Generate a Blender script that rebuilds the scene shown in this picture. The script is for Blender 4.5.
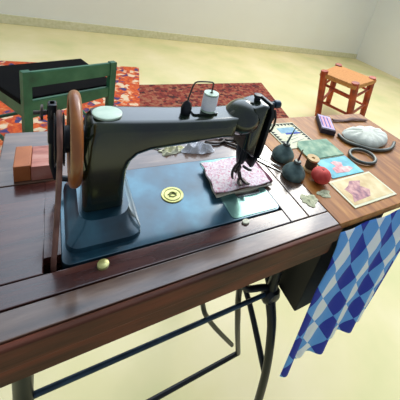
import bpy, bmesh, math, random
from mathutils import Vector, Matrix
random.seed(7)
PI = math.pi
for o in list(bpy.data.objects): bpy.data.objects.remove(o, do_unlink=True)
S = bpy.context.scene
COL = S.collection
T = 0.75                       # height of the table top

# ------------------------------------------------------------ camera
cam = bpy.data.cameras.new('camera'); co = bpy.data.objects.new('camera', cam); COL.objects.link(co)
r = Vector((0.83693216, -0.49111418, 0.24156041)); u = Vector((0.00293541, 0.44538366, 0.89533501)); f = r.cross(u) * -1
f = Vector((0.54729878, 0.74862558, -0.37419753))
M = Matrix(((r.x, u.x, -f.x, -0.0094), (r.y, u.y, -f.y, -0.3155), (r.z, u.z, -f.z, 0.4114 + T), (0, 0, 0, 1)))
co.matrix_world = M
cam.sensor_width = 36; cam.sensor_fit = 'HORIZONTAL'
cam.lens = 300.375 / 400 * 36
cam.shift_x = -49.006 / 400; cam.shift_y = -104.396 / 400
cam.clip_start = 0.01; cam.clip_end = 60
S.camera = co

# ------------------------------------------------------------ light
w = bpy.data.worlds.new('daylight'); S.world = w; w.use_nodes = True
WN = w.node_tree.nodes; WL = w.node_tree.links; bg = WN['Background']; bg.inputs[1].default_value = 1.0
# open sky, with a bright patch added beyond the table for sheen on glossy tops
wt = WN.new('ShaderNodeTexCoord'); wd = WN.new('ShaderNodeVectorMath'); wd.operation = 'DOT_PRODUCT'
wd.inputs[1].default_value = Vector((0.50, 0.60, 0.60)).normalized(); WL.new(wt.outputs['Generated'], wd.inputs[0])
wr = WN.new('ShaderNodeValToRGB'); WL.new(wd.outputs['Value'], wr.inputs[0])
wr.color_ramp.elements[0].position = .60; wr.color_ramp.elements[0].color = (.31, .36, .42, 1)
wr.color_ramp.elements[1].position = .96; wr.color_ramp.elements[1].color = (3.0, 3.5, 4.1, 1); wr.color_ramp.interpolation = 'EASE'
WL.new(wr.outputs[0], bg.inputs[0])
def area(name, loc, target, size, power, color):
    l = bpy.data.lights.new(name, 'AREA'); l.shape = 'SQUARE'; l.size = size; l.energy = power; l.color = color
    o = bpy.data.objects.new(name, l); COL.objects.link(o); o.location = loc
    o.rotation_euler = (Vector(target) - Vector(loc)).to_track_quat('-Z', 'Y').to_euler()
    return o
area('daylight_high_window', (3.4, 2.9, 3.6), (0.5, 0.1, 0.75), 1.7, 110, (1.0, 0.93, 0.80))
S.view_settings.view_transform = 'Standard'; S.view_settings.look = 'None'
S.view_settings.gamma = 1; S.view_settings.use_curve_mapping = False
S.view_settings.exposure = 0.0

# ------------------------------------------------------------ materials
def lin(c):
    return tuple((x / 255 / 12.92 if x / 255 <= .04045 else ((x / 255 + .055) / 1.055) ** 2.4) for x in c) + (1,)
def mat(name, cols, rough=.5, metal=0, scale=8, stretch=(1, 1, 1), detail=4, bump=0, bscale=60, lo=.3, hi=.7, coat=0, spec=.5, trans=0):
    m = bpy.data.materials.new(name); m.use_nodes = True; N = m.node_tree.nodes; L = m.node_tree.links
    b = N['Principled BSDF']; b.inputs['Roughness'].default_value = rough; b.inputs['Metallic'].default_value = metal
    b.inputs['Specular IOR Level'].default_value = spec
    b.inputs['Coat Weight'].default_value = coat; b.inputs['Coat Roughness'].default_value = .12
    tc = N.new('ShaderNodeTexCoord'); mp = N.new('ShaderNodeMapping'); mp.inputs['Scale'].default_value = stretch
    L.new(tc.outputs['Object'], mp.inputs[0])
    nz = N.new('ShaderNodeTexNoise'); nz.inputs['Scale'].default_value = scale; nz.inputs['Detail'].default_value = detail
    L.new(mp.outputs[0], nz.inputs['Vector'])
    cr = N.new('ShaderNodeValToRGB'); L.new(nz.outputs[0], cr.inputs[0])
    n = len(cols); e = cr.color_ramp.elements
    e[0].position = lo; e[1].position = hi
    for i in range(n):
        p = lo + (hi - lo) * (i / max(1, n - 1))
        if i == 0: el = e[0]
        elif i == n - 1: el = e[len(e) - 1]
        else: el = e.new(p)
        el.color = lin(cols[i])
    if n == 1: e[1].color = lin(cols[0])
    L.new(cr.outputs[0], b.inputs['Base Color'])
    if bump:
        n2 = N.new('ShaderNodeTexNoise'); n2.inputs['Scale'].default_value = bscale; L.new(mp.outputs[0], n2.inputs['Vector'])
        bp = N.new('ShaderNodeBump'); bp.inputs['Strength'].default_value = bump; bp.inputs['Distance'].default_value = .004
        L.new(n2.outputs[0], bp.inputs['Height']); L.new(bp.outputs[0], b.inputs['Normal'])
    return m
def mat_cells(name, cols, scale, rough=.9, stretch=(1, 1, 1), bump=0):
    """woven / printed pattern: voronoi cells coloured through a stepped ramp"""
    m = mat(name, cols, rough, 0, 1); N = m.node_tree.nodes; L = m.node_tree.links
    nz = [n for n in N if n.type == 'TEX_NOISE'][0]; cr = [n for n in N if n.type == 'VALTORGB'][0]
    mp = [n for n in N if n.type == 'MAPPING'][0]; mp.inputs['Scale'].default_value = stretch
    vo = N.new('ShaderNodeTexVoronoi'); vo.inputs['Scale'].default_value = scale
    n3 = N.new('ShaderNodeTexNoise'); n3.inputs['Scale'].default_value = scale * .8; n3.inputs['Detail'].default_value = 3
    L.new(mp.outputs[0], n3.inputs['Vector']); L.new(mp.outputs[0], vo.inputs['Vector'])
    sp = N.new('ShaderNodeSeparateColor'); L.new(vo.outputs['Color'], sp.inputs[0])
    mx = N.new('ShaderNodeMath'); mx.operation = 'MULTIPLY_ADD'; mx.inputs[1].default_value = .45
    L.new(sp.outputs[0], mx.inputs[0])
    m2 = N.new('ShaderNodeMath'); m2.operation = 'MULTIPLY'; m2.inputs[1].default_value = .6; L.new(n3.outputs[0], m2.inputs[0])
    L.new(m2.outputs[0], mx.inputs[2]); L.new(mx.outputs[0], cr.inputs[0])
    return m
MT = {}
MT['floor'] = mat('floor_paint', [(216, 212, 150), (232, 220, 164), (242, 228, 182)], .7, scale=2.2)
MT['wall'] = mat('wall_plaster', [(250, 249, 244), (254, 254, 250)], .9, scale=1.5)
MT['rug'] = mat_cells('red_rug', [(58, 20, 16), (124, 36, 26), (146, 52, 36), (160, 100, 70)], 34)
MT['orange_rug'] = mat_cells('orange_rug', [(64, 60, 110), (196, 74, 24), (224, 100, 40), (190, 60, 30), (226, 120, 60), (232, 205, 170)], 22)
MT['top'] = mat('dark_table_wood', [(54, 34, 24), (96, 68, 52), (128, 100, 80)], .28, scale=9, stretch=(1, 6, 6), coat=.8, bump=.05)
MT['top_y'] = mat('dark_table_wood_cross', [(56, 38, 28), (100, 76, 58), (134, 106, 84)], .26, scale=9, stretch=(6, 1, 6), coat=.8, bump=.05)
MT['inner'] = mat('red_brown_wood', [(46, 20, 18), (74, 36, 30), (96, 56, 44)], .25, scale=9, stretch=(1, 6, 6), coat=.8, bump=.05)
MT['apron'] = mat('apron_wood', [(50, 27, 18), (88, 48, 32), (118, 58, 38)], .55, scale=7, stretch=(1, 6, 6), bump=.08, spec=.2)
MT['leaf'] = mat('golden_oak', [(136, 80, 28), (164, 102, 42), (190, 130, 62)], .45, scale=9, stretch=(6, 1, 4), spec=.25, bump=.05)
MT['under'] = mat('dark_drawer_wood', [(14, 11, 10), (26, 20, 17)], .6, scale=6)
MT['bed'] = mat('sky_tinted_japanned_steel', [(6, 34, 46), (16, 66, 84), (48, 108, 126)], .30, .5, scale=13, coat=.8, lo=.28, hi=.74, spec=.8)  # black japanning tinted teal: blue sky reflection put into the base colour
MT['slide'] = mat('worn_teal_steel', [(46, 92, 88), (96, 140, 132), (120, 160, 150)], .22, .6, scale=18, coat=.3)
MT['jap'] = mat('dark_green_enamel', [(6, 10, 10), (14, 26, 20), (44, 52, 22)], .22, 0, scale=14, coat=.6, spec=.45)
MT['iron'] = mat('black_iron', [(12, 14, 18), (26, 30, 36)], .38, .3, scale=20)
MT['blueiron'] = mat('blue_grey_iron', [(30, 44, 58), (58, 80, 98)], .35, .5, scale=24)
MT['steel'] = mat('steel', [(150, 155, 155), (200, 205, 200)], .22, 1, scale=30)
MT['darksteel'] = mat('dark_steel', [(50, 44, 42), (84, 76, 70)], .35, .7, scale=40)
MT['label'] = mat('pale_green_enamel', [(176, 200, 176), (206, 222, 198)], .35, 0, scale=50)
MT['brass'] = mat('brass', [(176, 172, 96), (214, 210, 140)], .35, .4, scale=60)
MT['brassd'] = mat('dull_brass', [(96, 104, 60), (140, 138, 78)], .45, .6, scale=60)
MT['wheel'] = mat('bare_brown_rim', [(112, 56, 18), (156, 90, 34), (190, 134, 80)], .34, 0, scale=16, coat=.2)
MT['leather'] = mat('leather', [(96, 58, 46), (150, 106, 90)], .6, scale=40)
MT['white'] = mat('white_thread', [(220, 220, 226), (246, 246, 248)], .7, scale=300, stretch=(1, 1, 8))
MT['spoolwood'] = mat('spool_wood', [(200, 160, 100), (226, 192, 136)], .6, scale=40)
MT['darkthread'] = mat('dark_thread', [(60, 48, 30), (96, 76, 44)], .8, scale=200)
MT['pink'] = mat_cells('pink_print_cotton', [(222, 150, 164), (236, 208, 214), (242, 226, 226), (246, 236, 232), (222, 186, 196)], 260)
MT['brown'] = mat('brown_cotton', [(84, 52, 40), (120, 80, 60)], .9, scale=60)
MT['cream'] = mat('cream_cotton', [(214, 200, 170), (240, 232, 214)], .9, scale=40, bump=.4, bscale=200)
MT['plum'] = mat('plum_cotton', [(70, 28, 44), (110, 50, 70)], .9, scale=40)
MT['oil'] = mat('blue_green_tin', [(62, 82, 80), (98, 120, 116), (130, 150, 142)], .42, .2, scale=40)
MT['rust'] = mat('rusty_spout', [(70, 28, 22), (110, 44, 34)], .4, .5, scale=80)
MT['red'] = mat('red_cloth', [(184, 44, 40), (214, 76, 66), (228, 122, 110)], .75, scale=26)
MT['paper'] = mat('cream_card', [(222, 218, 178), (240, 236, 206)], .8, scale=30)
MT['black'] = mat('black_thread', [(14, 14, 20), (26, 26, 34)], .8, scale=30)
MT['pblue'] = mat('printed_pale_blue', [(126, 168, 190), (170, 202, 210)], .8, scale=60)
MT['pdblue'] = mat('printed_blue', [(50, 64, 160), (80, 96, 190)], .8, scale=60)
MT['grey'] = mat('printed_grey', [(150, 150, 140), (190, 186, 170)], .8, scale=60)
MT['gbook'] = mat('mottled_green_paper', [(84, 128, 104), (130, 166, 136), (176, 196, 160)], .7, scale=34)
MT['turq'] = mat('turquoise_card', [(40, 140, 160), (84, 182, 192), (130, 208, 206)], .5, scale=24)
MT['rose'] = mat('printed_rose', [(206, 110, 120), (232, 168, 166), (240, 216, 200)], .6, scale=60)
MT['tan'] = mat('tan_photograph', [(196, 156, 90), (218, 190, 130), (232, 212, 160)], .5, scale=24)
MT['mauve'] = mat('printed_mauve', [(120, 74, 96), (190, 130, 130), (226, 180, 160)], .6, scale=70)
MT['box'] = mat('dark_card', [(40, 36, 44), (70, 62, 70)], .7, scale=40)
MT['lilac'] = mat('lilac_card', [(196, 176, 214), (214, 196, 226)], .7, scale=40)
MT['stripe'] = mat('purple_print', [(96, 70, 150), (120, 90, 170)], .7, scale=40)
MT['pstripe'] = mat('pink_print', [(232, 150, 160), (240, 180, 180)], .7, scale=40)
MT['linen'] = mat('white_linen', [(216, 218, 200), (240, 240, 226)], .85, scale=20, bump=.3, bscale=120)
MT['pewter'] = mat('pewter', [(70, 74, 70), (110, 112, 104)], .4, .6, scale=40)
MT['strap'] = mat('brown_leather', [(78, 40, 26), (112, 62, 40)], .6, scale=40)
MT['lace'] = mat('pale_lace', [(176, 176, 138), (206, 204, 170)], .9, scale=60)
MT['gchair'] = mat('green_paint', [(24, 70, 50), (40, 98, 68), (66, 116, 84)], .5, scale=9, bump=.1)
MT['trunk'] = mat('black_leather_trunk', [(5, 5, 6), (11, 10, 10)], .9, scale=9, spec=.1)
MT['rchair'] = mat('red_brown_paint', [(120, 40, 18), (178, 66, 26), (200, 92, 40)], .45, scale=12)
MT['rush'] = mat('rush_seat', [(190, 120, 56), (222, 160, 92)], .8, scale=30, stretch=(1, 8, 1))
MT['pinkwood'] = mat('pinkish_wood', [(150, 84, 70), (190, 118, 100), (206, 150, 132)], .5, scale=20, stretch=(1, 5, 1))
MT['orangewood'] = mat('orange_wood', [(160, 86, 40), (192, 112, 60)], .5, scale=20)
MT['knob'] = mat('bone', [(200, 200, 170), (222, 220, 196)], .5, scale=40)
def gingham():
    m = bpy.data.materials.new('diamond_checked_cotton'); m.use_nodes = True; N = m.node_tree.nodes; L = m.node_tree.links
    b = N['Principled BSDF']; b.inputs['Roughness'].default_value = .85
    uv = N.new('ShaderNodeUVMap'); sx = N.new('ShaderNodeSeparateXYZ'); L.new(uv.outputs[0], sx.inputs[0])
    def mt(op, a, bb=None):
        n = N.new('ShaderNodeMath'); n.operation = op
        for i, v in enumerate((a, bb)):
            if v is None: continue
            if isinstance(v, (int, float)): n.inputs[i].default_value = v
            else: L.new(v, n.inputs[i])
        return n.outputs[0]
    U = mt('MULTIPLY', sx.outputs[0], 1 / .060); V = mt('MULTIPLY', sx.outputs[1], 1 / .088)
    i = mt('FLOOR', mt('ADD', U, V)); j = mt('FLOOR', mt('SUBTRACT', U, V))
    n = mt('FLOORED_MODULO' if False else 'MODULO', mt('ADD', mt('ADD', i, j), 400.0), 4)
    cr = N.new('ShaderNodeValToRGB'); cr.color_ramp.interpolation = 'CONSTANT'; e = cr.color_ramp.elements
    e[0].position = 0; e[0].color = lin((246, 250, 255)); e[1].position = .2; e[1].color = lin((104, 170, 240))
    x = e.new(.45); x.color = lin((34, 52, 168)); x = e.new(.7); x.color = lin((104, 170, 240))
    L.new(mt('DIVIDE', mt('ADD', n, .1), 4), cr.inputs[0]); L.new(cr.outputs[0], b.inputs['Base Color'])
    return m
MT['gingham'] = gingham()

# ------------------------------------------------------------ mesh helpers (coordinates: x, y, height above table top)
def P(x, y, z=0): return Vector((x, y, z + T))
def box(bm, lo, hi, bev=0, rot=0, seg=2):
    lo = Vector(lo); hi = Vector(hi); c = (lo + hi) / 2; s = hi - lo
    t = bmesh.new(); bmesh.ops.create_cube(t, size=1)
    bmesh.ops.scale(t, vec=s, verts=t.verts)
    if bev: bmesh.ops.bevel(t, geom=t.edges[:], offset=bev, segments=seg, profile=.5, affect='EDGES')
    if rot: bmesh.ops.rotate(t, verts=t.verts, cent=(0, 0, 0), matrix=Matrix.Rotation(rot, 3, 'Z'))
    bmesh.ops.translate(t, verts=t.verts, vec=c + Vector((0, 0, T)))
    merge(bm, t); return bm
def merge(bm, t):
    me = bpy.data.meshes.new('tmp'); t.to_mesh(me); t.free(); bm.from_mesh(me); bpy.data.meshes.remove(me)
def prism(bm, outline, plane, a, b, bev=0, seg=2):
    """outline = 2D points; plane 'xy','xz','yz'; extruded from a to b along the other axis"""
    t = bmesh.new()
    def mk(p, h):
        if plane == 'xy': return P(p[0], p[1], h)
        if plane == 'xz': return P(p[0], h, p[1])
        return P(h, p[0], p[1])
    lo = [t.verts.new(mk(p, a)) for p in outline]; hi = [t.verts.new(mk(p, b)) for p in outline]
    n = len(outline); t.faces.new(lo[::-1]); t.faces.new(hi)
    for i in range(n): t.faces.new((lo[i], lo[(i + 1) % n], hi[(i + 1) % n], hi[i]))
    bmesh.ops.recalc_face_normals(t, faces=t.faces)
    if bev:
        eds = [e for e in t.edges if (e.verts[0] in lo) == (e.verts[1] in lo)]
        bmesh.ops.bevel(t, geom=eds, offset=bev, segments=seg, profile=.5, affect='EDGES')
    merge(bm, t); return bm
def rrect(x0, y0, x1, y1, rad, n=5):
    pts = []
    for cx, cy, a0 in ((x1 - rad, y1 - rad, 0), (x0 + rad, y1 - rad, PI / 2), (x0 + rad, y0 + rad, PI), (x1 - rad, y0 + rad, 1.5 * PI)):
        for k in range(n + 1): pts.append((cx + rad * math.cos(a0 + k * PI / 2 / n), cy + rad * math.sin(a0 + k * PI / 2 / n)))
    return pts
def circ(cx, cy, rx, ry=None, n=32): return [(cx + rx * math.cos(2 * PI * k / n), cy + (ry or rx) * math.sin(2 * PI * k / n)) for k in range(n)]
def lathe(bm, prof, origin, axis=(0, 0, 1), n=32):
    """prof = [(radius, height)] around an axis through origin"""
    t = bmesh.new(); rings = []
    for rad, h in prof:
        if rad < 1e-6: rings.append([t.verts.new((0, 0, h))])
        else: rings.append([t.verts.new((rad * math.cos(2 * PI * k / n), rad * math.sin(2 * PI * k / n), h)) for k in range(n)])
    for a, b in zip(rings, rings[1:]):
        for k in range(n):
            k2 = (k + 1) % n
            if len(a) == 1 and len(b) == 1: continue
            if len(a) == 1: t.faces.new((a[0], b[k], b[k2]))
            elif len(b) == 1: t.faces.new((a[k], a[k2], b[0]))
            else: t.faces.new((a[k], a[k2], b[k2], b[k]))
    if len(rings[0]) > 1: t.faces.new(rings[0])
    if len(rings[-1]) > 1: t.faces.new(rings[-1])
    bmesh.ops.recalc_face_normals(t, faces=t.faces)
    q = Vector((0, 0, 1)).rotation_difference(Vector(axis).normalized()).to_matrix()
    bmesh.ops.rotate(t, verts=t.verts, cent=(0, 0, 0), matrix=q)
    bmesh.ops.translate(t, verts=t.verts, vec=P(*origin)); merge(bm, t); return bm
def smooth_path(pts, sub=6):
    pts = [Vector(p) for p in pts]; out = []
    for i in range(len(pts) - 1):
        p0 = pts[max(0, i - 1)]; p1 = pts[i]; p2 = pts[i + 1]; p3 = pts[min(len(pts) - 1, i + 2)]
        for k in range(sub):
            t = k / sub
            out.append(.5 * ((2 * p1) + (-p0 + p2) * t + (2 * p0 - 5 * p1 + 4 * p2 - p3) * t * t + (-p0 + 3 * p1 - 3 * p2 + p3) * t ** 3))
    out.append(pts[-1]); return out
def tube(bm, pts, rad, n=12, smooth=0, closed=False, flat=None):
    """rad number or list; flat=(a,b) gives an elliptical section"""
    if smooth: 
        if isinstance(rad, (list, tuple)):
            rr = []
            for i in range(len(rad) - 1):
                for k in range(smooth): rr.append(rad[i] + (rad[i + 1] - rad[i]) * k / smooth)
            rr.append(rad[-1]); rad = rr
        pts = smooth_path(pts, smooth)
    pts = [Vector(p) for p in pts]; m = len(pts)
    if not isinstance(rad, (list, tuple)): rad = [rad] * m
    t = bmesh.new(); rings = []; up = None
    for i, p in enumerate(pts):
        a = pts[i - 1] if (i > 0 or closed) else p; b = pts[(i + 1) % m] if (i < m - 1 or closed) else p
        d = (b - a).normalized()
        if up is None: up = Vector((0, 0, 1)) if abs(d.z) < .9 else Vector((0, 1, 0))
        s = d.cross(up).normalized(); up = s.cross(d).normalized()
        fa, fb = flat or (1, 1)
        rings.append([t.verts.new(p + Vector((0, 0, T)) + (s * math.cos(2 * PI * k / n) * fa + up * math.sin(2 * PI * k / n) * fb) * rad[i]) for k in range(n)])
    R = list(zip(rings, rings[1:])) + ([(rings[-1], rings[0])] if closed else [])
    for a, b in R:
        for k in range(n): t.faces.new((a[k], a[(k + 1) % n], b[(k + 1) % n], b[k]))
    if not closed: t.faces.new(rings[0]); t.faces.new(rings[-1])
    bmesh.ops.recalc_face_normals(t, faces=t.faces); merge(bm, t); return bm
def ring(bm, c, rad, thick, axis='z', n=40, ry=None):
    pts = []
    for k in range(n):
        a = 2 * PI * k / n; x = rad * math.cos(a); y = (ry or rad) * math.sin(a)
        pts.append((c[0] + x, c[1] + y, c[2]) if axis == 'z' else ((c[0], c[1] + x, c[2] + y) if axis == 'x' else (c[0] + x, c[1], c[2] + y)))
    return tube(bm, pts, thick, 10, closed=True)
def BM(): return bmesh.new()
def obj(name, bm, m, parent=None, smooth=True, label=None, kind=None):
    me = bpy.data.meshes.new(name)
    if parent: base = parent.location
    else:
        xs = [v.co for v in bm.verts]
        base = Vector(((min(v.x for v in xs) + max(v.x for v in xs)) / 2, (min(v.y for v in xs) + max(v.y for v in xs)) / 2, min(v.z for v in xs)))
    off = Vector(base)
    p = parent
    while p and p.parent: p = p.parent; off += p.location
    bmesh.ops.translate(bm, verts=bm.verts, vec=-off); bm.to_mesh(me); bm.free()
    if smooth:
        for q in me.polygons: q.use_smooth = True
        try: me.set_sharp_from_angle(angle=math.radians(38))
        except Exception: pass
    me.materials.append(MT[m] if isinstance(m, str) else m)
    o = bpy.data.objects.new(name, me); COL.objects.link(o)
    if smooth and len(me.polygons) < 1500:
        wn = o.modifiers.new('normals', 'WEIGHTED_NORMAL'); wn.keep_sharp = True; wn.weight = 80
    if parent: o.parent = parent
    else: o.location = base
    if label: o['label'] = label
    if kind: o['kind'] = kind
    return o
def thing(name, loc, label, cat, group=None):
    o = bpy.data.objects.new(name, None); COL.objects.link(o); o.location = P(*loc); o.empty_display_size = .05
    return tag(o, label, cat, group)
def tag(o, label, cat, group=None):
    o['label'] = label; o['category'] = cat
    if group: o['group'] = group
    return o
FL = -T

# ------------------------------------------------------------ setting
obj('floor', box(BM(), (-2.2, -1.2, FL - .05), (5.6, 3.9, FL)), 'floor', kind='structure')
obj('wall_back', box(BM(), (-2.2, 3.8, FL), (5.6, 3.9, 1.45)), 'wall', kind='structure')
obj('wall_right', box(BM(), (5.5, -1.2, FL), (5.6, 3.8, 1.45)), 'wall', kind='structure')
obj('baseboard_back', box(BM(), (-2.2, 3.78, FL), (5.5, 3.8, FL + .1), .004), 'paper', kind='structure')

# rugs, trunk
tag(obj('rug', prism(BM(), [(.50, 1.05), (1.74, 1.05), (2.05, 2.33), (.45, 2.20)], 'xy', FL, FL + .010, .003), 'rug'),
    'worn dark red patterned rug lying on the cream floor behind the sewing machine', 'rug')
tag(obj('rug', prism(BM(), [(-.75, .85), (.36, .85), (.72, 2.62), (-.75, 2.62)], 'xy', FL + .011, FL + .020, .003), 'orange_rug'),
    'bright orange rug with blue and white flecks under the green chair', 'rug')

# ------------------------------------------------------------ green ladder-back chair
gc = thing('low_back_chair', (.10, 1.35, FL + .02), 'green painted wooden chair with a black seat standing on the orange rug', 'chair')
A0 = Vector((-.10, 1.065, 0)); B0 = Vector((.243, 1.225, 0)); d = (B0 - A0).normalized(); nrm = Vector((-d.y, d.x, 0))
def at(base, zz): return (base.x, base.y, zz)
for base in (A0, B0):
    b = BM(); t = bmesh.new(); 
    prism(b, [(base.x + d.x * sx_ + nrm.x * sy_, base.y + d.y * sx_ + nrm.y * sy_) for sx_, sy_ in ((-.016, -.014), (.016, -.014), (.016, .014), (-.016, .014))], 'xy', FL + .021, -.165, .004); t.free()
    obj('back_post', b, 'gchair', gc)
F0 = A0 + nrm * .36 - d * .03; F1 = B0 + nrm * .36 + d * .03
for base in (F0, F1): obj('leg', tube(BM(), [at(base, FL + .021), at(base, -.32)], [.015, .018]), 'gchair', gc)
def rail(p, q_, z0, z1, th=.010, z0b=None):
    dd = (q_ - p).normalized(); nn_ = Vector((-dd.y, dd.x, 0)) * th; t = bmesh.new()
    z0b = z0 if z0b is None else z0b
    vs = [t.verts.new(P(a_.x + k * nn_.x, a_.y + k * nn_.y, zz)) for a_, k, zz in ((p, -1, z0), (q_, -1, z0b), (q_, 1, z0b), (p, 1, z0), (p, -1, z1), (q_, -1, z1), (q_, 1, z1), (p, 1, z1))]
    for f_ in ((0, 1, 2, 3), (4, 7, 6, 5), (0, 4, 5, 1), (1, 5, 6, 2), (2, 6, 7, 3), (3, 7, 4, 0)): t.faces.new([vs[i] for i in f_])
    bmesh.ops.recalc_face_normals(t, faces=t.faces); bmesh.ops.bevel(t, geom=t.edges[:], offset=.003, segments=2, affect='EDGES'); b = BM(); merge(b, t); return b
obj('back_rail', rail(A0, B0, -.238, -.170), 'gchair', gc)
obj('seat_rail', rail(A0, B0, -.385, -.300, z0b=-.352), 'gchair', gc)
obj('seat_rail', rail(F0, F1, -.385, -.325), 'gchair', gc); obj('seat_rail', rail(A0, F0, -.385, -.325), 'gchair', gc); obj('seat_rail', rail(B0, F1, -.385, -.325), 'gchair', gc)
q = [A0 - d * .02 + nrm * .016, B0 + d * .035 + nrm * .016, F1 + d * .03 + nrm * .03, F0 - d * .03 + nrm * .03]
b = BM(); prism(b, [(v.x, v.y) for v in q], 'xy', -.322, -.295, .008); obj('seat', b, 'trunk', gc, label='black seat')
for p_, q_ in ((A0, F0), (B0, F1)): obj('stretcher', tube(BM(), [at(p_, -.60), at(q_, -.60)], .009), 'gchair', gc)
obj('stretcher', tube(BM(), [at(F0, -.56), at(F1, -.56)], .009), 'gchair', gc)

# ------------------------------------------------------------ red-brown chair with rush seat
rc = thing('wooden_stool', (2.4, 1.5, FL), 'red-brown wooden stool with a tan seat standing on the cream floor beyond the leaf', 'stool')
tl = {'n': (2.30, 1.30), 'l': (2.16, 1.57), 'r': (2.76, 1.46), 'b': (2.60, 1.80)}
spl = {'n': (.10, -.03), 'l': (.08, -.04), 'r': (.10, 0), 'b': (.08, .02)}
def lp(k, z):
    s = (-.30 - z) / .45; return (tl[k][0] + spl[k][0] * s, tl[k][1] + spl[k][1] * s, z)
for k in 'nlrb':
    obj('leg', tube(BM(), [lp(k, FL + .001), lp(k, -.27 if k in 'nl' else -.27)], [.030, .036], 14), 'rchair', rc)
for z in (-.42, -.60):
    for a_, b_ in (('n', 'l'), ('n', 'r'), ('l', 'b'), ('r', 'b')):
        obj('stretcher', tube(BM(), [lp(a_, z), lp(b_, z + .02)], .013), 'rchair', rc)
b = BM(); prism(b, [(2.275, 1.265), (2.81, 1.44), (2.63, 1.84), (2.125, 1.59)], 'xy', -.335, -.285, .015); obj('seat', b, 'rush', rc)
MAIN = True

# ------------------------------------------------------------ treadle table
c, e, dn = .472, .3426, -.0783
tb = thing('treadle_sewing_table', (.2, .13, FL), 'old dark wooden treadle sewing table with iron legs and a golden fold-out leaf', 'sewing table')
G = .0009
XL = -.09
bv = .0018
b = BM(); prism(b, [(XL, dn), (c - G, dn), (c - G, dn + .0095), (XL, dn + .0095)], 'xy', -.038, -.0008, .003, 3); obj('edge_moulding', b, 'apron', tb)
b = BM(); prism(b, [(XL, dn + .010), (c - G, dn + .010), (c - G, -.0337 - G), (XL, -.0337 - G)], 'xy', -.036, 0, bv); obj('front_board', b, 'top', tb)
b = BM(); prism(b, [(.4189 + G, -.0337 + G), (c - G, -.0337 + G), (c - G, e), (.4189 + G, e)], 'xy', -.030, 0, bv); obj('side_board', b, 'top_y', tb)
b = BM(); box(b, (XL, -.0337 + G, -.030), (.372, -G, 0), bv); obj('inner_frame_rail', b, 'inner', tb)
b = BM(); box(b, (.372 + G, -.0337 + G, -.030), (.4189 - G, .1795, 0), bv); obj('inner_frame_rail', b, 'top_y', tb)
b = BM(); box(b, (XL, .1795 + G, -.030), (.4189 - G, e, 0), bv); obj('back_board', b, 'top', tb)
b = BM(); box(b, (XL, .0, -.030), (-.020, .1795 - G, 0), bv); box(b, (-.020, .023, -.030), (-.0003, .1795 - G, 0)); obj('end_board', b, 'inner', tb)
b = BM(); box(b, (XL + .004, dn + .002, -.070), (c - .008, dn + .026, -.0365), .002)
box(b, (XL + .012, e - .03, -.062), (c - .012, e - .012, -.0305)); box(b, (XL + .012, dn + .03, -.062), (XL + .03, e - .03, -.0365)); obj('apron', b, 'apron', tb)
b = BM(); box(b, (c + G, -.0700, -.018), (1.03, e, 0), .002); lf = obj('leaf', b, 'leaf', tb)
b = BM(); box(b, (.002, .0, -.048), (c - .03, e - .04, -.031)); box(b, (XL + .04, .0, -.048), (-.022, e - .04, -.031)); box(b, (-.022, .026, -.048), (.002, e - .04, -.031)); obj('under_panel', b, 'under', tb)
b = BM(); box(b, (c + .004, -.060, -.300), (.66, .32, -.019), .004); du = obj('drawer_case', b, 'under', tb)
b = BM(); lathe(b, [(0, -.012), (.006, -.012), (.009, -.006), (.008, 0), (.004, .003)], (.56, -.060, -.20), (0, 1, 0), 14); obj('drawer_knob', b, 'brassd', du)
lathe_b = BM(); lathe(lathe_b, [(.0075, 0), (.0075, .0035), (.005, .005), (0, .0055)], (.048, -.012, 0), n=20); obj('lid_stop', lathe_b, 'brass', tb, label='round yellow brass stop')
b = BM(); prism(b, circ(.283, -.007, .0075, .006, 14), 'xy', 0, .004, .0015); obj('lid_stop', b, 'knob', tb, label='pale oval stop')
b = BM(); box(b, (-.0235, .0, -.20), (-.0205, .026, -.031)); box(b, (.0, .0, -.20), (.003, .026, -.049)); box(b, (-.0205, -.003, -.20), (.003, .0, -.031)); box(b, (-.0205, .0245, -.20), (.0, .0275, -.031)); obj('slot_light_baffle', b, 'iron', tb)  # unseen walls added below the slot to block the bright floor
# iron base
def iron_side(x):
    pts = [(x, .02, -.05), (x, .012, -.15), (x, .006, -.30), (x, -.035, -.38), (x, -.07, -.50), (x, -.09, -.64), (x, -.10, FL + .001)]
    obj('leg', tube(BM(), pts, [.013, .012, .014, .012, .011, .011, .016], 12, smooth=5, flat=(1.0, 1.0)), 'iron', tb)
    pts = [(x, .26, -.05), (x, .262, -.15), (x, .27, -.30), (x, .30, -.38), (x, .33, -.50), (x, .35, -.64), (x, .36, FL + .001)]
    obj('leg', tube(BM(), pts, [.013, .012, .014, .012, .011, .011, .016], 12, smooth=5), 'iron', tb)
    b = BM(); tube(b, [(x, .0, -.31), (x, .09, -.25), (x, .135, -.33), (x, .18, -.25), (x, .27, -.31)], .008, 10, smooth=6)
    tube(b, [(x, -.07, -.52), (x, .13, -.40), (x, .33, -.52)], .008, 10, smooth=6); obj('scroll_bracket', b, 'iron', tb)
iron_side(.452); iron_side(-.05)
b = BM(); lathe(b, [(0, -.018), (.018, -.016), (.026, -.006), (.026, .006), (.018, .016), (0, .018)], (.452, .004, -.312), (0, 1, 0), 20); obj('joint_boss', b, 'iron', tb)
obj('brace_rod', tube(BM(), [(-.05, .010, -.302), (.452, .004, -.302)], .0055, 12), 'blueiron', tb)
obj('cross_brace', tube(BM(), [(.335, .02, -.05), (.352, .02, -.244), (.39, .02, -.413), (.452, .03, -.62)], .0075, 10, smooth=5), 'iron', tb)
obj('cross_brace', tube(BM(), [(.215, .02, -.05), (.259, .02, -.252), (.299, .02, -.35), (.40, .02, -.52)], .0055, 10, smooth=5), 'iron', tb)
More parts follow.
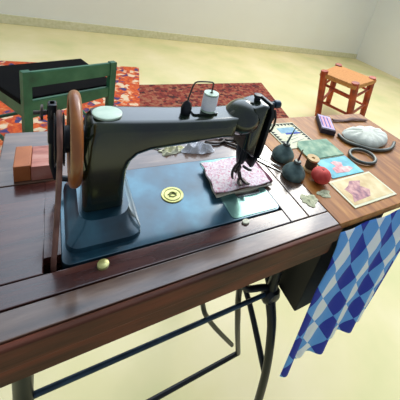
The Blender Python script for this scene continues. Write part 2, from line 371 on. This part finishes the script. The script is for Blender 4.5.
b = BM(); tube(b, [(.352, .02, -.244), (.385, .018, -.275), (.43, .012, -.285), (.452, .006, -.30)], .008, 10, smooth=5); obj('scroll_bracket', b, 'iron', tb)
obj('cross_brace', tube(BM(), [(-.05, .03, -.62), (.452, .03, -.62)], .007, 10), 'iron', tb)

# ------------------------------------------------------------ sewing machine
sm = thing('sewing_machine', (.186, .09, 0), 'antique black and teal hand-wheel sewing machine set in the table', 'sewing machine')
b = BM(); prism(b, rrect(0, .0008, .3712, .1785, .012), 'xy', -.028, .0022, .0012); obj('bed', b, 'bed', sm)
b = BM(); prism(b, rrect(.262, .004, .367, .174, .008), 'xy', .0023, .0034, .0004); sl = obj('slide_plate', b, 'slide', sm)
b = BM(); prism(b, rrect(.295, .050, .352, .130, .006), 'xy', .0035, .0045, .0004); obj('needle_plate', b, 'steel', sl)
b = BM(); lathe(b, [(.0205, 0), (.0205, .0012), (.0195, .0018), (.017, .0014), (0, .0014)], (.1765, .0905, .0023), n=48); md = obj('medallion', b, 'brass', sm, label='round brass maker medallion')
b = BM(); ring(b, (.1765, .0905, .0039), .0150, .0007); 
tube(b, [(.170, .086, .0042), (.1765, .097, .0042), (.183, .086, .0042)], .0010, 8); tube(b, [(.168, .092, .0042), (.185, .092, .0042)], .0009, 8)
ring(b, (.1765, .0905, .0042), .0062, .0008, n=24); obj('relief', b, 'brassd', md)
# raised base under the pillar
b = BM()
def loft(bm, secs):
    t = bmesh.new(); rings = []
    for pts, z in secs: rings.append([t.verts.new(P(p[0], p[1], z)) for p in pts])
    n = len(rings[0])
    for a_, b_ in zip(rings, rings[1:]):
        for k in range(n): t.faces.new((a_[k], a_[(k + 1) % n], b_[(k + 1) % n], b_[k]))
    t.faces.new(rings[0][::-1]); t.faces.new(rings[-1]); bmesh.ops.recalc_face_normals(t, faces=t.faces); merge(bm, t); return bm
def rr(cx, cy, w, h, rad): return rrect(cx - w / 2, cy - h / 2, cx + w / 2, cy + h / 2, rad)
loft(b, [(rr(.056, .09, .102, .150, .018), .0023), (rr(.056, .09, .100, .148, .018), .010), (rr(.056, .09, .090, .130, .02), .016), (rr(.057, .09, .078, .112, .022), .020), (rr(.057, .09, .070, .096, .022), .030)])
obj('pillar_base', b, 'bed', sm)
# pillar and arm in one casting
out = [(.027, .024), (.085, .024), (.0845, .07), (.0855, .098), (.090, .112), (.099, .122), (.115, .1275), (.17, .1325), (.235, .1375), (.262, .136), (.262, .178), (.235, .1765),
       (.15, .1775), (.09, .180), (.05, .182), (.036, .178), (.029, .168), (.026, .150), (.025, .10)]
b = BM(); prism(b, out, 'xz', .058, .122, .013, 4); obj('pillar_and_arm', b, 'jap', sm)
b = BM(); lathe(b, [(.0, .0), (.0195, .0), (.0195, .0025), (.018, .0035), (0, .0035)], (.055, .088, .1815), n=36); obj('top_plate', b, 'label', sm, label='pale oval plate on top of the pillar')
# head
b = BM()
t = bmesh.new(); bmesh.ops.create_uvsphere(t, u_segments=32, v_segments=20, radius=1); bmesh.ops.scale(t, vec=(.036, .036, .034), verts=t.verts)
bmesh.ops.translate(t, verts=t.verts, vec=P(.284, .09, .165)); merge(b, t)
prism(b, [(.290, .105), (.320, .082), (.324, .198), (.310, .200), (.290, .194)], 'xz', .062, .118, .010, 3)
obj('head', b, 'jap', sm)
b = BM(); prism(b, [(.062, .085), (.118, .085), (.121, .11), (.122, .185), (.112, .202), (.068, .202), (.058, .185), (.059, .11)][::-1], 'yz', .3245, .332, .002)
prism(b, [(.072, .056), (.108, .056), (.117, .086), (.063, .086)], 'yz', .322, .331, .002); fp = obj('face_plate', b, 'iron', sm)
lathe(bb := BM(), [(.0, 0), (.004, 0), (.004, .010), (.012, .011), (.013, .015), (.012, .018), (.005, .019), (.004, .024), (0, .025)], (.332, .088, .166), (1, 0, 0), 24); obj('tension_disc', bb, 'iron', fp)
lathe(bb := BM(), [(.0, 0), (.004, 0), (.005, .012), (.0075, .014), (.0085, .020), (.0075, .026), (0, .028)], (.332, .084, .193), (1, 0, 0), 20); obj('thumb_screw', bb, 'blueiron', fp)
tube(bb := BM(), [(.330, .070, .14), (.336, .060, .15), (.336, .057, .175), (.334, .064, .192)], .0022, 8, smooth=5); obj('take_up_lever', bb, 'darksteel', fp)
lathe(bb := BM(), [(.006, 0), (.006, .006), (.008, .007), (.008, .012), (0, .013)], (.309, .092, .198), n=16); obj('presser_adjuster', bb, 'iron', sm)
# bars below the head
b = BM(); lathe(b, [(.008, 0), (.013, .02), (.016, .05)], (.310, .092, .056), n=18); tube(b, [(.310, .092, .06), (.310, .092, .040)], .0040, 10)
pb = obj('presser_bar', b, 'iron', sm)
b = BM(); lathe(b, [(.0, 0), (.0060, .001), (.0065, .010), (.004, .014)], (.310, .092, .036), n=14)
tube(b, [(.310, .092, .040), (.311, .085, .032), (.312, .078, .0240)], [.004, .0042, .004], 10)
tube(b, [(.310, .079, .0240), (.306, .070, .0225), (.304, .062, .0230), (.303, .057, .027)], [.0038, .0042, .0038, .002], 10, smooth=4, flat=(1.2, .5))
tube(b, [(.315, .079, .0240), (.318, .070, .0225), (.320, .062, .0230), (.322, .057, .026)], [.0038, .0042, .0038, .002], 10, smooth=4, flat=(1.2, .5)); obj('presser_foot', b, 'darksteel', pb)
b = BM(); tube(b, [(.300, .080, .11), (.300, .080, .052)], .0036, 10); nb = obj('needle_bar', b, 'iron', sm)
b = BM(); lathe(b, [(.0, 0), (.005, .001), (.0055, .008), (.0036, .012)], (.300, .080, .044), n=14); tube(b, [(.300, .080, .049), (.292, .074, .049)], [.0024, .0034], 10); obj('needle_clamp', b, 'darksteel', nb)
b = BM(); tube(b, [(.300, .080, .045), (.300, .080, .0215)], [.0013, .0008], 8); obj('needle', b, 'steel', nb)
b = BM(); tube(b, [(.297, .080, .064), (.287, .074, .061), (.282, .070, .052), (.283, .068, .043), (.286, .068, .038)], [.0034, .003, .0028, .0025, .0015], 10, smooth=5); obj('thread_guide', b, 'darksteel', nb)
b = BM(); tube(b, [(.316, .086, .050), (.327, .080, .044), (.333, .076, .044)], [.003, .003, .002], 8, smooth=4); obj('foot_lifter', b, 'darksteel', pb)
# thread guide wire and spool pin on the arm
b = BM(); tube(b, [(.172, .09, .176), (.172, .09, .197), (.1745, .09, .215), (.178, .09, .229), (.184, .09, .2335), (.205, .09, .2335), (.211, .09, .231), (.2115, .09, .222), (.2115, .09, .1765)], .0013, 10, smooth=5)
gw = obj('spool_wire', b, 'darksteel', sm)
b = BM(); lathe(b, [(.0, 0), (.008, 0), (.009, .012), (.006, .02), (.002, .024), (0, .025)], (.172, .09, .176), n=18); obj('wire_mount', b, 'iron', gw)
b = BM(); prism(b, rrect(.182, .080, .228, .10, .005), 'xy', .176, .1805, .001); obj('spool_seat', b, 'jap', sm)
# hand wheel
hw = bpy.data.objects.new('handwheel', None)
W = Vector((.0155, .09, .143))
t = bmesh.new(); n1, n2 = 64, 14; vs = []
for i in range(n1):
    a = 2 * PI * i / n1; row = []
    for k in range(n2):
        q = 2 * PI * k / n2; rad = .0605 + .0075 * math.cos(q); xx = W.x + .0072 * math.sin(q)
        row.append(t.verts.new(P(xx, W.y + rad * math.cos(a), W.z + rad * math.sin(a))))
    vs.append(row)
for i in range(n1):
    for k in range(n2): t.faces.new((vs[i][k], vs[(i + 1) % n1][k], vs[(i + 1) % n1][(k + 1) % n2], vs[i][(k + 1) % n2]))
bmesh.ops.recalc_face_normals(t, faces=t.faces)
wheel = obj('handwheel', t, 'wheel', sm, label='brown bare-metal hand wheel rim')
b = BM()
for k in range(5):
    a = 2 * PI * k / 5 + .3; tube(b, [(W.x, W.y + .015 * math.cos(a), W.z + .015 * math.sin(a)), (W.x, W.y + .056 * math.cos(a), W.z + .056 * math.sin(a))], [.006, .0045], 10)
obj('spokes', b, 'iron', wheel)
b = BM(); lathe(b, [(.0, -.020), (.010, -.020), (.012, -.014), (.019, -.012), (.019, .013), (0, .013)], tuple(W), (1, 0, 0), 24); obj('hub', b, 'iron', wheel)
# bobbin winder behind the wheel
b = BM(); box(b, (-.016, .142, .100), (-.004, .160, .168), .003); tube(b, [(-.010, .151, .168), (-.010, .151, .06), (-.004, .148, .03)], .005, 10)
tube(b, [(-.004, .148, .030), (.030, .14, .026)], .005, 10)
lathe(bp_ := BM(), [(0, -.006), (.036, -.006), (.0365, -.0048), (.0325, -.004), (.0325, .004), (.0365, .0048), (.036, .006), (0, .006)], (-.002, .09, .143), (1, 0, 0), 36); obj('belt_pulley', bp_, 'iron', wheel)
bw = obj('bobbin_winder', b, 'iron', sm)
b = BM(); lathe(b, [(.0, -.016), (.003, -.016), (.003, -.008), (.012, -.007), (.012, -.004), (.004, -.004), (.004, .004), (.012, .005), (.012, .007), (0, .007)], (-.017, .151, .152), (1, 0, 0), 20); obj('winder_pulley', b, 'darksteel', bw)
# drive belt: runs in front of the rim's groove, down through the slot in the table
bt = BM(); tube(bt, [(-.002, .128, .130), (-.002, .121, .166), (-.002, .090, .180), (-.002, .061, .166), (-.002, .052, .135), (-.004, .035, .08), (-.0075, .014, .02), (-.009, .011, -.01), (-.0095, .0105, -.20)], .0034, 10, smooth=6, flat=(1, 1))
tag(obj('drive_belt', bt, 'leather'), 'thin brown leather drive belt running down into the slot left of the machine', 'belt')

# ------------------------------------------------------------ thread spool on the arm
def spool(loc, rad, h, fl, th, label, cat, name='thread_spool', full=.9, ax=(0, 0, 1)):
    s = thing(name, loc, label, cat)
    b = BM(); lathe(b, [(rad * .25, 0), (rad, 0), (rad, fl * .6), (rad * .55, fl * 1.6), (rad * .55, h - fl * 1.6), (rad, h - fl * .6), (rad, h), (rad * .25, h), (rad * .25, h * .6)], loc, ax, 28); obj('bobbin', b, 'spoolwood' if th != 'white' else 'label', s)
    b = BM(); lathe(b, [(rad * .5, fl * 1.1), (rad * full, fl * 1.2), (rad * full * 1.03, h * .5), (rad * full, h - fl * 1.2), (rad * .5, h - fl * 1.1)], loc, ax, 28); obj('thread', b, th, s)
    return s
spool((.2115, .09, .1812), .0125, .033, .003, 'white', 'white thread spool standing on the pin on top of the machine arm', 'thread spool', full=1.0)

# ------------------------------------------------------------ fabric stack under the needle
def sheet(bm, corners, z, th, nx=14, ny=14, amp=.001, seed=0, droop=0):
    """a soft cloth slab over a quadrilateral"""
    rnd = random.Random(seed); ph = [rnd.uniform(0, 6) for _ in range(4)]; t = bmesh.new(); top = []; bot = []
    for i in range(nx + 1):
        ra, rb = [], []
        for j in range(ny + 1):
            s, q = i / nx, j / ny
            p = Vector(corners[0]).lerp(Vector(corners[1]), s).lerp(Vector(corners[3]).lerp(Vector(corners[2]), s), q)
            e_ = min(s, 1 - s, q, 1 - q)
            wob = amp * (math.sin(9 * s + ph[0]) + math.sin(8 * q + ph[1]) + math.sin(11 * (s + q) + ph[2])) / 3
            edge = -min(th * .35, droop) * max(0, 1 - e_ * 9)
            ex = amp * 1.2 * math.sin(13 * q + ph[3]) if i in (0, nx) else 0; ey = amp * 1.2 * math.sin(12 * s + ph[2]) if j in (0, ny) else 0
            ra.append(t.verts.new(P(p.x + ex, p.y + ey, z + th + wob * .6 + edge))); rb.append(t.verts.new(P(p.x + ex, p.y + ey, z + .0001)))
        top.append(ra); bot.append(rb)
    for i in range(nx):
        for j in range(ny):
            t.faces.new((top[i][j], top[i + 1][j], top[i + 1][j + 1], top[i][j + 1])); t.faces.new((bot[i][j + 1], bot[i + 1][j + 1], bot[i + 1][j], bot[i][j]))
    for j in range(ny):
        t.faces.new((bot[0][j], top[0][j], top[0][j + 1], bot[0][j + 1])); t.faces.new((top[nx][j], bot[nx][j], bot[nx][j + 1], top[nx][j + 1]))
    for i in range(nx):
        t.faces.new((top[i][0], bot[i][0], bot[i + 1][0], top[i + 1][0])); t.faces.new((bot[i][ny], top[i][ny], top[i + 1][ny], bot[i + 1][ny]))
    bmesh.ops.recalc_face_normals(t, faces=t.faces); merge(bm, t); return bm
fs = thing('folded_fabric', (.31, .10, .0046), 'folded pink printed cotton patch lying under the presser foot', 'fabric')
obj('bottom_layer', sheet(BM(), [(.252, .060), (.388, .062), (.385, .158), (.262, .150)], .0047, .0035, seed=1), 'cream', fs, label='cream bottom layer')
obj('middle_layer', sheet(BM(), [(.254, .064), (.375, .064), (.383, .156), (.262, .148)], .0083, .007, seed=2), 'brown', fs, label='brown middle layer')
obj('edge_layer', sheet(BM(), [(.352, .064), (.391, .066), (.388, .155), (.36, .156)], .0085, .0067, seed=5), 'plum', fs, label='dark plum fold')
obj('top_layer', sheet(BM(), [(.250, .060), (.380, .060), (.383, .156), (.256, .150)], .0154, .0042, amp=.0016, seed=3, droop=.004), 'pink', fs, label='pink printed top layer')

# ------------------------------------------------------------ small things on the table
def crumple(name, cx, cy, w, h, ht, m, label, cat, seed, z=0, rot=0, kind=None):
    rnd = random.Random(seed); n = 22; t = bmesh.new(); g = []
    ph = [rnd.uniform(0, 6.3) for _ in range(8)]
    for i in range(n + 1):
        row = []
        for j in range(n + 1):
            s = i / n * 2 - 1; q = j / n * 2 - 1
            # square to disc-like outline with wavy rim
            L_ = max(abs(s), abs(q)); a = math.atan2(q, s); rad = L_ * (1 + .16 * math.sin(3 * a + ph[0]) + .10 * math.sin(5 * a + ph[1]) + .05 * math.sin(9 * a + ph[2]))
            x = rad * math.cos(a) * w / 2; y = rad * math.sin(a) * h / 2
            hh = ht * max(0, 1 - L_ ** 3) * (.45 + .3 * math.sin(5.5 * s + 3 * q + ph[3]) + .25 * math.sin(8 * q - 4 * s + ph[4]) + .15 * math.sin(14 * s + ph[5]))
            X = x * math.cos(rot) - y * math.sin(rot); Y = x * math.sin(rot) + y * math.cos(rot)
            row.append(t.verts.new(P(cx + X, cy + Y, z + .0012 + max(0, hh))))
        g.append(row)
    for i in range(n):
        for j in range(n): t.faces.new((g[i][j], g[i + 1][j], g[i + 1][j + 1], g[i][j + 1]))
    bnd = [e_ for e_ in t.edges if e_.is_boundary]
    ex = bmesh.ops.extrude_edge_only(t, edges=bnd); vs = [v for v in ex['geom'] if isinstance(v, bmesh.types.BMVert)]
    for v in vs: v.co.z = T + z + .0002
    bmesh.ops.contextual_create(t, geom=[e_ for e_ in t.edges if e_.is_boundary])
    bmesh.ops.recalc_face_normals(t, faces=t.faces)
    o = obj(name, t, m); tag(o, label, cat); return o
crumple('cloth_scrap', .218, .2265, .062, .026, .014, 'paper', 'small crumpled cream cloth scrap behind the machine bed, beside a needle', 'cloth', 4, rot=.1)
crumple('cloth_scrap', .278, .222, .072, .040, .026, 'white', 'larger crumpled white cloth scrap behind the machine bed, beside the scissors', 'cloth', 9, rot=-.2)
b = BM(); tube(b, [(.155, .262, .0018), (.203, .226, .0018)], [.0008, .0014], 8); tag(obj('sewing_needle', b, 'darksteel'), 'long dark needle lying behind the machine bed with its tip at a cream scrap', 'needle')

# scissors
sc = thing('scissors', (.38, .2, 0), 'pair of steel scissors with dark looped handles lying behind the machine head', 'scissors')
def blade(a, b_, w, z0, off):
    a = Vector((a[0], a[1])); b_ = Vector((b_[0], b_[1])); d_ = (b_ - a).normalized(); n_ = Vector((-d_.y, d_.x))
    pts = [a + n_ * w, a - n_ * w, a.lerp(b_, .6) - n_ * w * (.9 if off > 0 else .7), b_, a.lerp(b_, .6) + n_ * w * (.7 if off > 0 else .9)]
    return prism(BM(), [(p.x, p.y) for p in pts][::-1], 'xy', z0, z0 + .0022, .0006)
obj('blade', blade((.385, .205), (.444, .098), .0062, .0006, 1), 'steel', sc); obj('blade', blade((.389, .207), (.452, .112), .0058, .0030, -1), 'steel', sc)
for (hx, hy, rx, ry) in ((.335, .247, .024, .014), (.378, .254, .022, .013)):
    b = BM(); ring(b, (hx, hy, .0046), rx, .0034, n=30, ry=ry); tube(b, [(hx + rx * .8, hy - ry * .6, .0046), (.386, .207, .0046)], [.0035, .004], 10); obj('handle_loop', b, 'darksteel', sc)
b = BM(); lathe(b, [(.0035, 0), (.0035, .0015), (0, .002)], (.387, .206, .0062), n=14); obj('pivot_screw', b, 'brassd', sc)

# oil cans
def oil_can(x, y, rad, h, tip, m_sp, label):
    o = thing('oil_can', (x, y, 0), label, 'oil can', 'oil cans on the table leaf')
    b = BM(); lathe(b, [(0, 0.0005), (rad * .92, .0005), (rad, .004), (rad, h * .32), (rad * .93, h * .45), (rad * .70, h * .68), (rad * .40, h * .88), (rad * .26, h)], (x, y, 0), n=36); obj('can_body', b, 'oil', o)
    b = BM(); lathe(b, [(rad * .30, 0), (rad * .34, .003), (rad * .28, .007), (rad * .18, .008)], (x, y, h * .97), n=20); obj('collar', b, 'pewter', o)
    b = BM(); tube(b, [(x, y, h + .004), tip], [.0032, .0010], 10); obj('spout', b, m_sp, o, label='rusty red spout' if m_sp == 'rust' else None)
oil_can(.484, .150, .0285, .040, (.496, .150, .092), 'oil', 'blue-green oil can with a long grey spout, standing nearest the machine head')
oil_can(.4655, .082, .0275, .038, (.478, .090, .068), 'rust', 'blue-green oil can with a short rust-red spout, beside the red pincushion')

# wooden spool and pincushion
spool((.5275, .0915, .0005), .0160, .036, .006, 'darkthread', 'wooden cotton spool with dark brown thread between oil can and pincushion', 'thread spool', full=.85)
pc = thing('pincushion', (.520, .049, 0), 'round red cloth pincushion standing in front of the wooden spool', 'pincushion')
t = bmesh.new(); bmesh.ops.create_uvsphere(t, u_segments=40, v_segments=20, radius=1)
for v in t.verts:
    a = math.atan2(v.co.y, v.co.x); rxy = math.hypot(v.co.x, v.co.y); k = 1 - .06 * abs(math.cos(3 * a)) ** 8 * rxy
    zz = v.co.z; dimple = .30 * math.exp(-(rxy / .25) ** 2) * (1 if zz > 0 else 0)
    v.co = Vector((v.co.x * k * .0240, v.co.y * k * .0240, (zz * .0190) - dimple * .012)) + P(.520, .0475, .0193)
obj('cushion', t, 'red', pc)
b = BM(); box(b, (.518, .0455, .0335), (.522, .0495, .0368), .001); obj('button', b, 'rust', pc)

# lace scraps
crumple('lace_scrap', .452, .004, .040, .034, .003, 'lace', 'pale lace scrap lying at the table edge, nearer the machine', 'lace', 21)
crumple('lace_scrap', .503, .010, .034, .024, .003, 'lace', 'smaller pale lace scrap lying on the golden leaf by the pincushion', 'lace', 22)

# stitched needle card
nc = thing('needle_card', (.587, .237, 0), 'cream needle card with a black zigzag stitched border', 'card')
b = BM(); prism(b, [(.522, .178), (.642, .178), (.642, .308), (.522, .308)], 'xy', .0003, .0022, .0004); obj('card', b, 'paper', nc)
b = BM(); z0 = .0022
def tri(p, q_, s): prism(b, [p, q_, s], 'xy', z0, z0 + .0006)
x0, x1, y0, y1 = .526, .638, .182, .303
nn = 10
for k in range(nn):
    a, c2 = y0 + (y1 - y0) * k / nn, y0 + (y1 - y0) * (k + 1) / nn
    tri((x0, a), (x0 + .013, (a + c2) / 2), (x0, c2)); tri((x1, c2), (x1 - .013, (a + c2) / 2), (x1, a))
nn = 8
for k in range(nn):
    a, c2 = x0 + (x1 - x0) * k / nn, x0 + (x1 - x0) * (k + 1) / nn
    tri((a, y1), ((a + c2) / 2, y1 - .013), (c2, y1))
obj('zigzag_border', b, 'black', nc)
b = BM(); prism(b, [(.557, .252), (.622, .252), (.622, .280), (.557, .280)], 'xy', z0, z0 + .0005); obj('printed_panel', b, 'pblue', nc, label='pale blue printed panel')
b = BM(); prism(b, [(.570, .244), (.626, .244), (.626, .251), (.570, .251)], 'xy', z0, z0 + .0006); obj('printed_band', b, 'pdblue', nc, label='dark blue printed band')
b = BM()
for k, (a, c2) in enumerate(((.560, .61), (.565, .60), (.558, .618), (.57, .605))): box(b, (a, .232 - k * .012, z0), (c2, .234 - k * .012, z0 + .0004), rot=.25)
obj('printed_lines', b, 'grey', nc)

# match box
mb = thing('match_box', (.745, .285, 0), 'small dark box with a pink and purple striped top, near the leaf far edge', 'box')
ang = math.atan2(.364 - .247, .782 - .78); 
b = BM(); box(b, (.733, .216, .0005), (.781, .326, .018), .0012, rot=-.6); obj('sleeve', b, 'box', mb)
b = BM(); box(b, (.736, .223, .0183), (.778, .319, .0192), 0, rot=-.6); tp = obj('printed_top', b, 'lilac', mb, label='lilac printed top')
b = BM()
for k in range(3): 
    t0 = .738 + k * .0125; 
    q = Matrix.Rotation(-.6, 2); cc = Vector((.757, .271)); pts = [cc + q @ (Vector(p) - cc) for p in ((t0, .234), (t0 + .004, .234), (t0 + .004, .308), (t0, .308))]
    prism(b, [tuple(p) for p in pts], 'xy', .0192, .0196)
obj('purple_stripes', b, 'stripe', tp, label='purple stripes')
b = BM()
for k in range(3):
    t0 = .7435 + k * .0125
    pts = [cc + q @ (Vector(p) - cc) for p in ((t0, .234), (t0 + .005, .234), (t0 + .005, .308), (t0, .308))]
    prism(b, [tuple(p) for p in pts], 'xy', .0192, .0196)
obj('pink_stripes', b, 'pstripe', tp, label='pink stripes')

# pouch
po = thing('coin_purse', (.87, .19, 0), 'white linen pouch with a dark metal frame, right of the striped box', 'purse')
opts = [(.775, .255), (.81, .272), (.87, .276), (.94, .262), (.975, .225), (.965, .175), (.92, .135), (.86, .118), (.815, .128), (.785, .165), (.762, .215)]
t = bmesh.new(); cc = Vector((.865, .20)); rings = []
for f_, hz in ((1.0, .002), (1.03, .008), (.99, .016), (.85, .024), (.6, .028), (.3, .030)):
    rings.append([t.verts.new(P(cc.x + (p.x - cc.x) * f_, cc.y + (p.y - cc.y) * f_, hz + .002 * math.sin(i * 1.7))) for i, p in enumerate([v for v in smooth_path([(a[0], a[1], 0) for a in opts] + [(opts[0][0], opts[0][1], 0)], 4)][:-1])])
n = len(rings[0])
for a_, b_ in zip(rings, rings[1:]):
    for k in range(n): t.faces.new((a_[k], a_[(k + 1) % n], b_[(k + 1) % n], b_[k]))
t.faces.new(rings[0]); t.faces.new(rings[-1]); bmesh.ops.recalc_face_normals(t, faces=t.faces)
bmesh.ops.scale(t, vec=(.90, .66, 1), verts=t.verts, space=Matrix.Translation(-P(.865, .2, 0))); bmesh.ops.translate(t, verts=t.verts, vec=(0, -.02, 0))
obj('pouch_body', t, 'linen', po)
b = BM(); tube(b, [(.762, .212, .006), (.757, .175, .006), (.785, .143, .006), (.83, .113, .006), (.90, .109, .006), (.962, .135, .006)], .0055, 10, smooth=6); obj('metal_frame', b, 'pewter', po)
b = BM(); tube(b, [(.826, .302, .006), (.88, .292, .005), (.93, .296, .007), (1.0, .285, .005)], [.005, .004, .006, .004], 10, smooth=6, flat=(1.5, .6)); tag(obj('leather_strap', b, 'strap'), 'short brown leather strap lying behind the white pouch', 'strap')
# dark ring
b = BM(); ring(b, (.745, .098, .0065), .043, .0048, n=40, ry=.034); tag(obj('dark_bangle', b, 'pewter'), 'dark metal ring lying on the golden leaf in front of the white pouch', 'ring')

# papers
gb = thing('booklet', (.63, .15, 0), 'mottled green paper booklet lying between the needle card and the turquoise card', 'booklet')
b = BM(); prism(b, [(.556, .121), (.690, .121), (.694, .200), (.580, .203), (.560, .18)], 'xy', .0024, .0052, .0005); obj('cover', b, 'gbook', gb)
b = BM(); prism(b, [(.558, .119), (.688, .119), (.692, .176), (.560, .176)], 'xy', .0003, .0022); obj('pages', b, 'paper', gb)
cd = thing('picture_card', (.628, .08, 0), 'turquoise picture card with a pink figure, in front of the green booklet', 'card')
b = BM(); prism(b, [(.568, .046), (.690, .046), (.692, .118), (.570, .118)], 'xy', .0003, .0018, .0003); obj('card', b, 'turq', cd)
b = BM(); prism(b, [(.596, .060), (.640, .056), (.668, .066), (.660, .076), (.640, .078), (.650, .094), (.630, .104), (.612, .100), (.618, .084), (.598, .078)][::-1], 'xy', .0018, .0022); obj('printed_figure', b, 'rose', cd, label='pink printed figure')
ph_ = thing('photograph', (.62, 0, 0), 'tan old photograph with a mauve picture at the front edge of the leaf', 'photograph')
b = BM(); prism(b, [(.543, -.048), (.706, -.046), (.706, .043), (.543, .039)], 'xy', .0003, .0022, .0003); obj('card', b, 'paper', ph_)
b = BM(); prism(b, [(.549, -.042), (.700, -.040), (.700, .037), (.549, .033)], 'xy', .0022, .0026); im = obj('print', b, 'tan', ph_)
b = BM(); prism(b, [(.556, -.034), (.62, -.030), (.640, -.012), (.622, .004), (.640, .020), (.606, .026), (.585, .012), (.566, .006), (.572, -.014)][::-1], 'xy', .0026, .0029); obj('printed_scene', b, 'mauve', im, label='mauve printed scene')

# small wooden box at the left
sb_ = thing('wooden_box', (-.035, .2, 0), 'small pinkish wooden box behind the hand wheel at the left end of the table', 'box')
b = BM(); box(b, (-.040, .184, .0005), (-.003, .245, .030), .0015); obj('box_body', b, 'pinkwood', sb_)
b = BM(); box(b, (-.064, .186, .0005), (-.0405, .245, .032), .0015); obj('end_block', b, 'orangewood', sb_, label='orange wood end')

# ------------------------------------------------------------ checked cloth hanging from the leaf
t = bmesh.new(); uvl = t.loops.layers.uv.new('UVMap'); nx, nz_ = 80, 50; g = []
for i in range(nx + 1):
    row = []
    for j in range(nz_ + 1):
        s, q = i / nx, j / nz_
        x = .4755 + s * .33 - .022 * min(1, max(0, q * 4 - .3)) * (1 - s); z = -.0185 - q * .44
        y = -.0725 - .012 * min(1, q * 5) - .006 * q * (1 + .4 * math.sin(s * 4)) - (.004 + .014 * q) * (.5 + .5 * math.sin(s * 17 + 1.2 * math.sin(q * 2))) - .006 * math.sin(s * 37) * q
        row.append((t.verts.new(P(x, y, z)), (s * .37 + z * .12, z)))
    g.append(row)
for i in range(nx):
    for j in range(nz_):
        q4 = (g[i][j], g[i + 1][j], g[i + 1][j + 1], g[i][j + 1]); fc = t.faces.new([v[0] for v in q4])
        for lp_, v in zip(fc.loops, q4): lp_[uvl].uv = v[1]
o = obj('checked_cloth', t, 'gingham'); tag(o, 'blue and white diamond-checked cloth hanging from the front edge of the leaf', 'cloth')
md_ = o.modifiers.new('thick', 'SOLIDIFY'); md_.thickness = .0015; md_.offset = -1
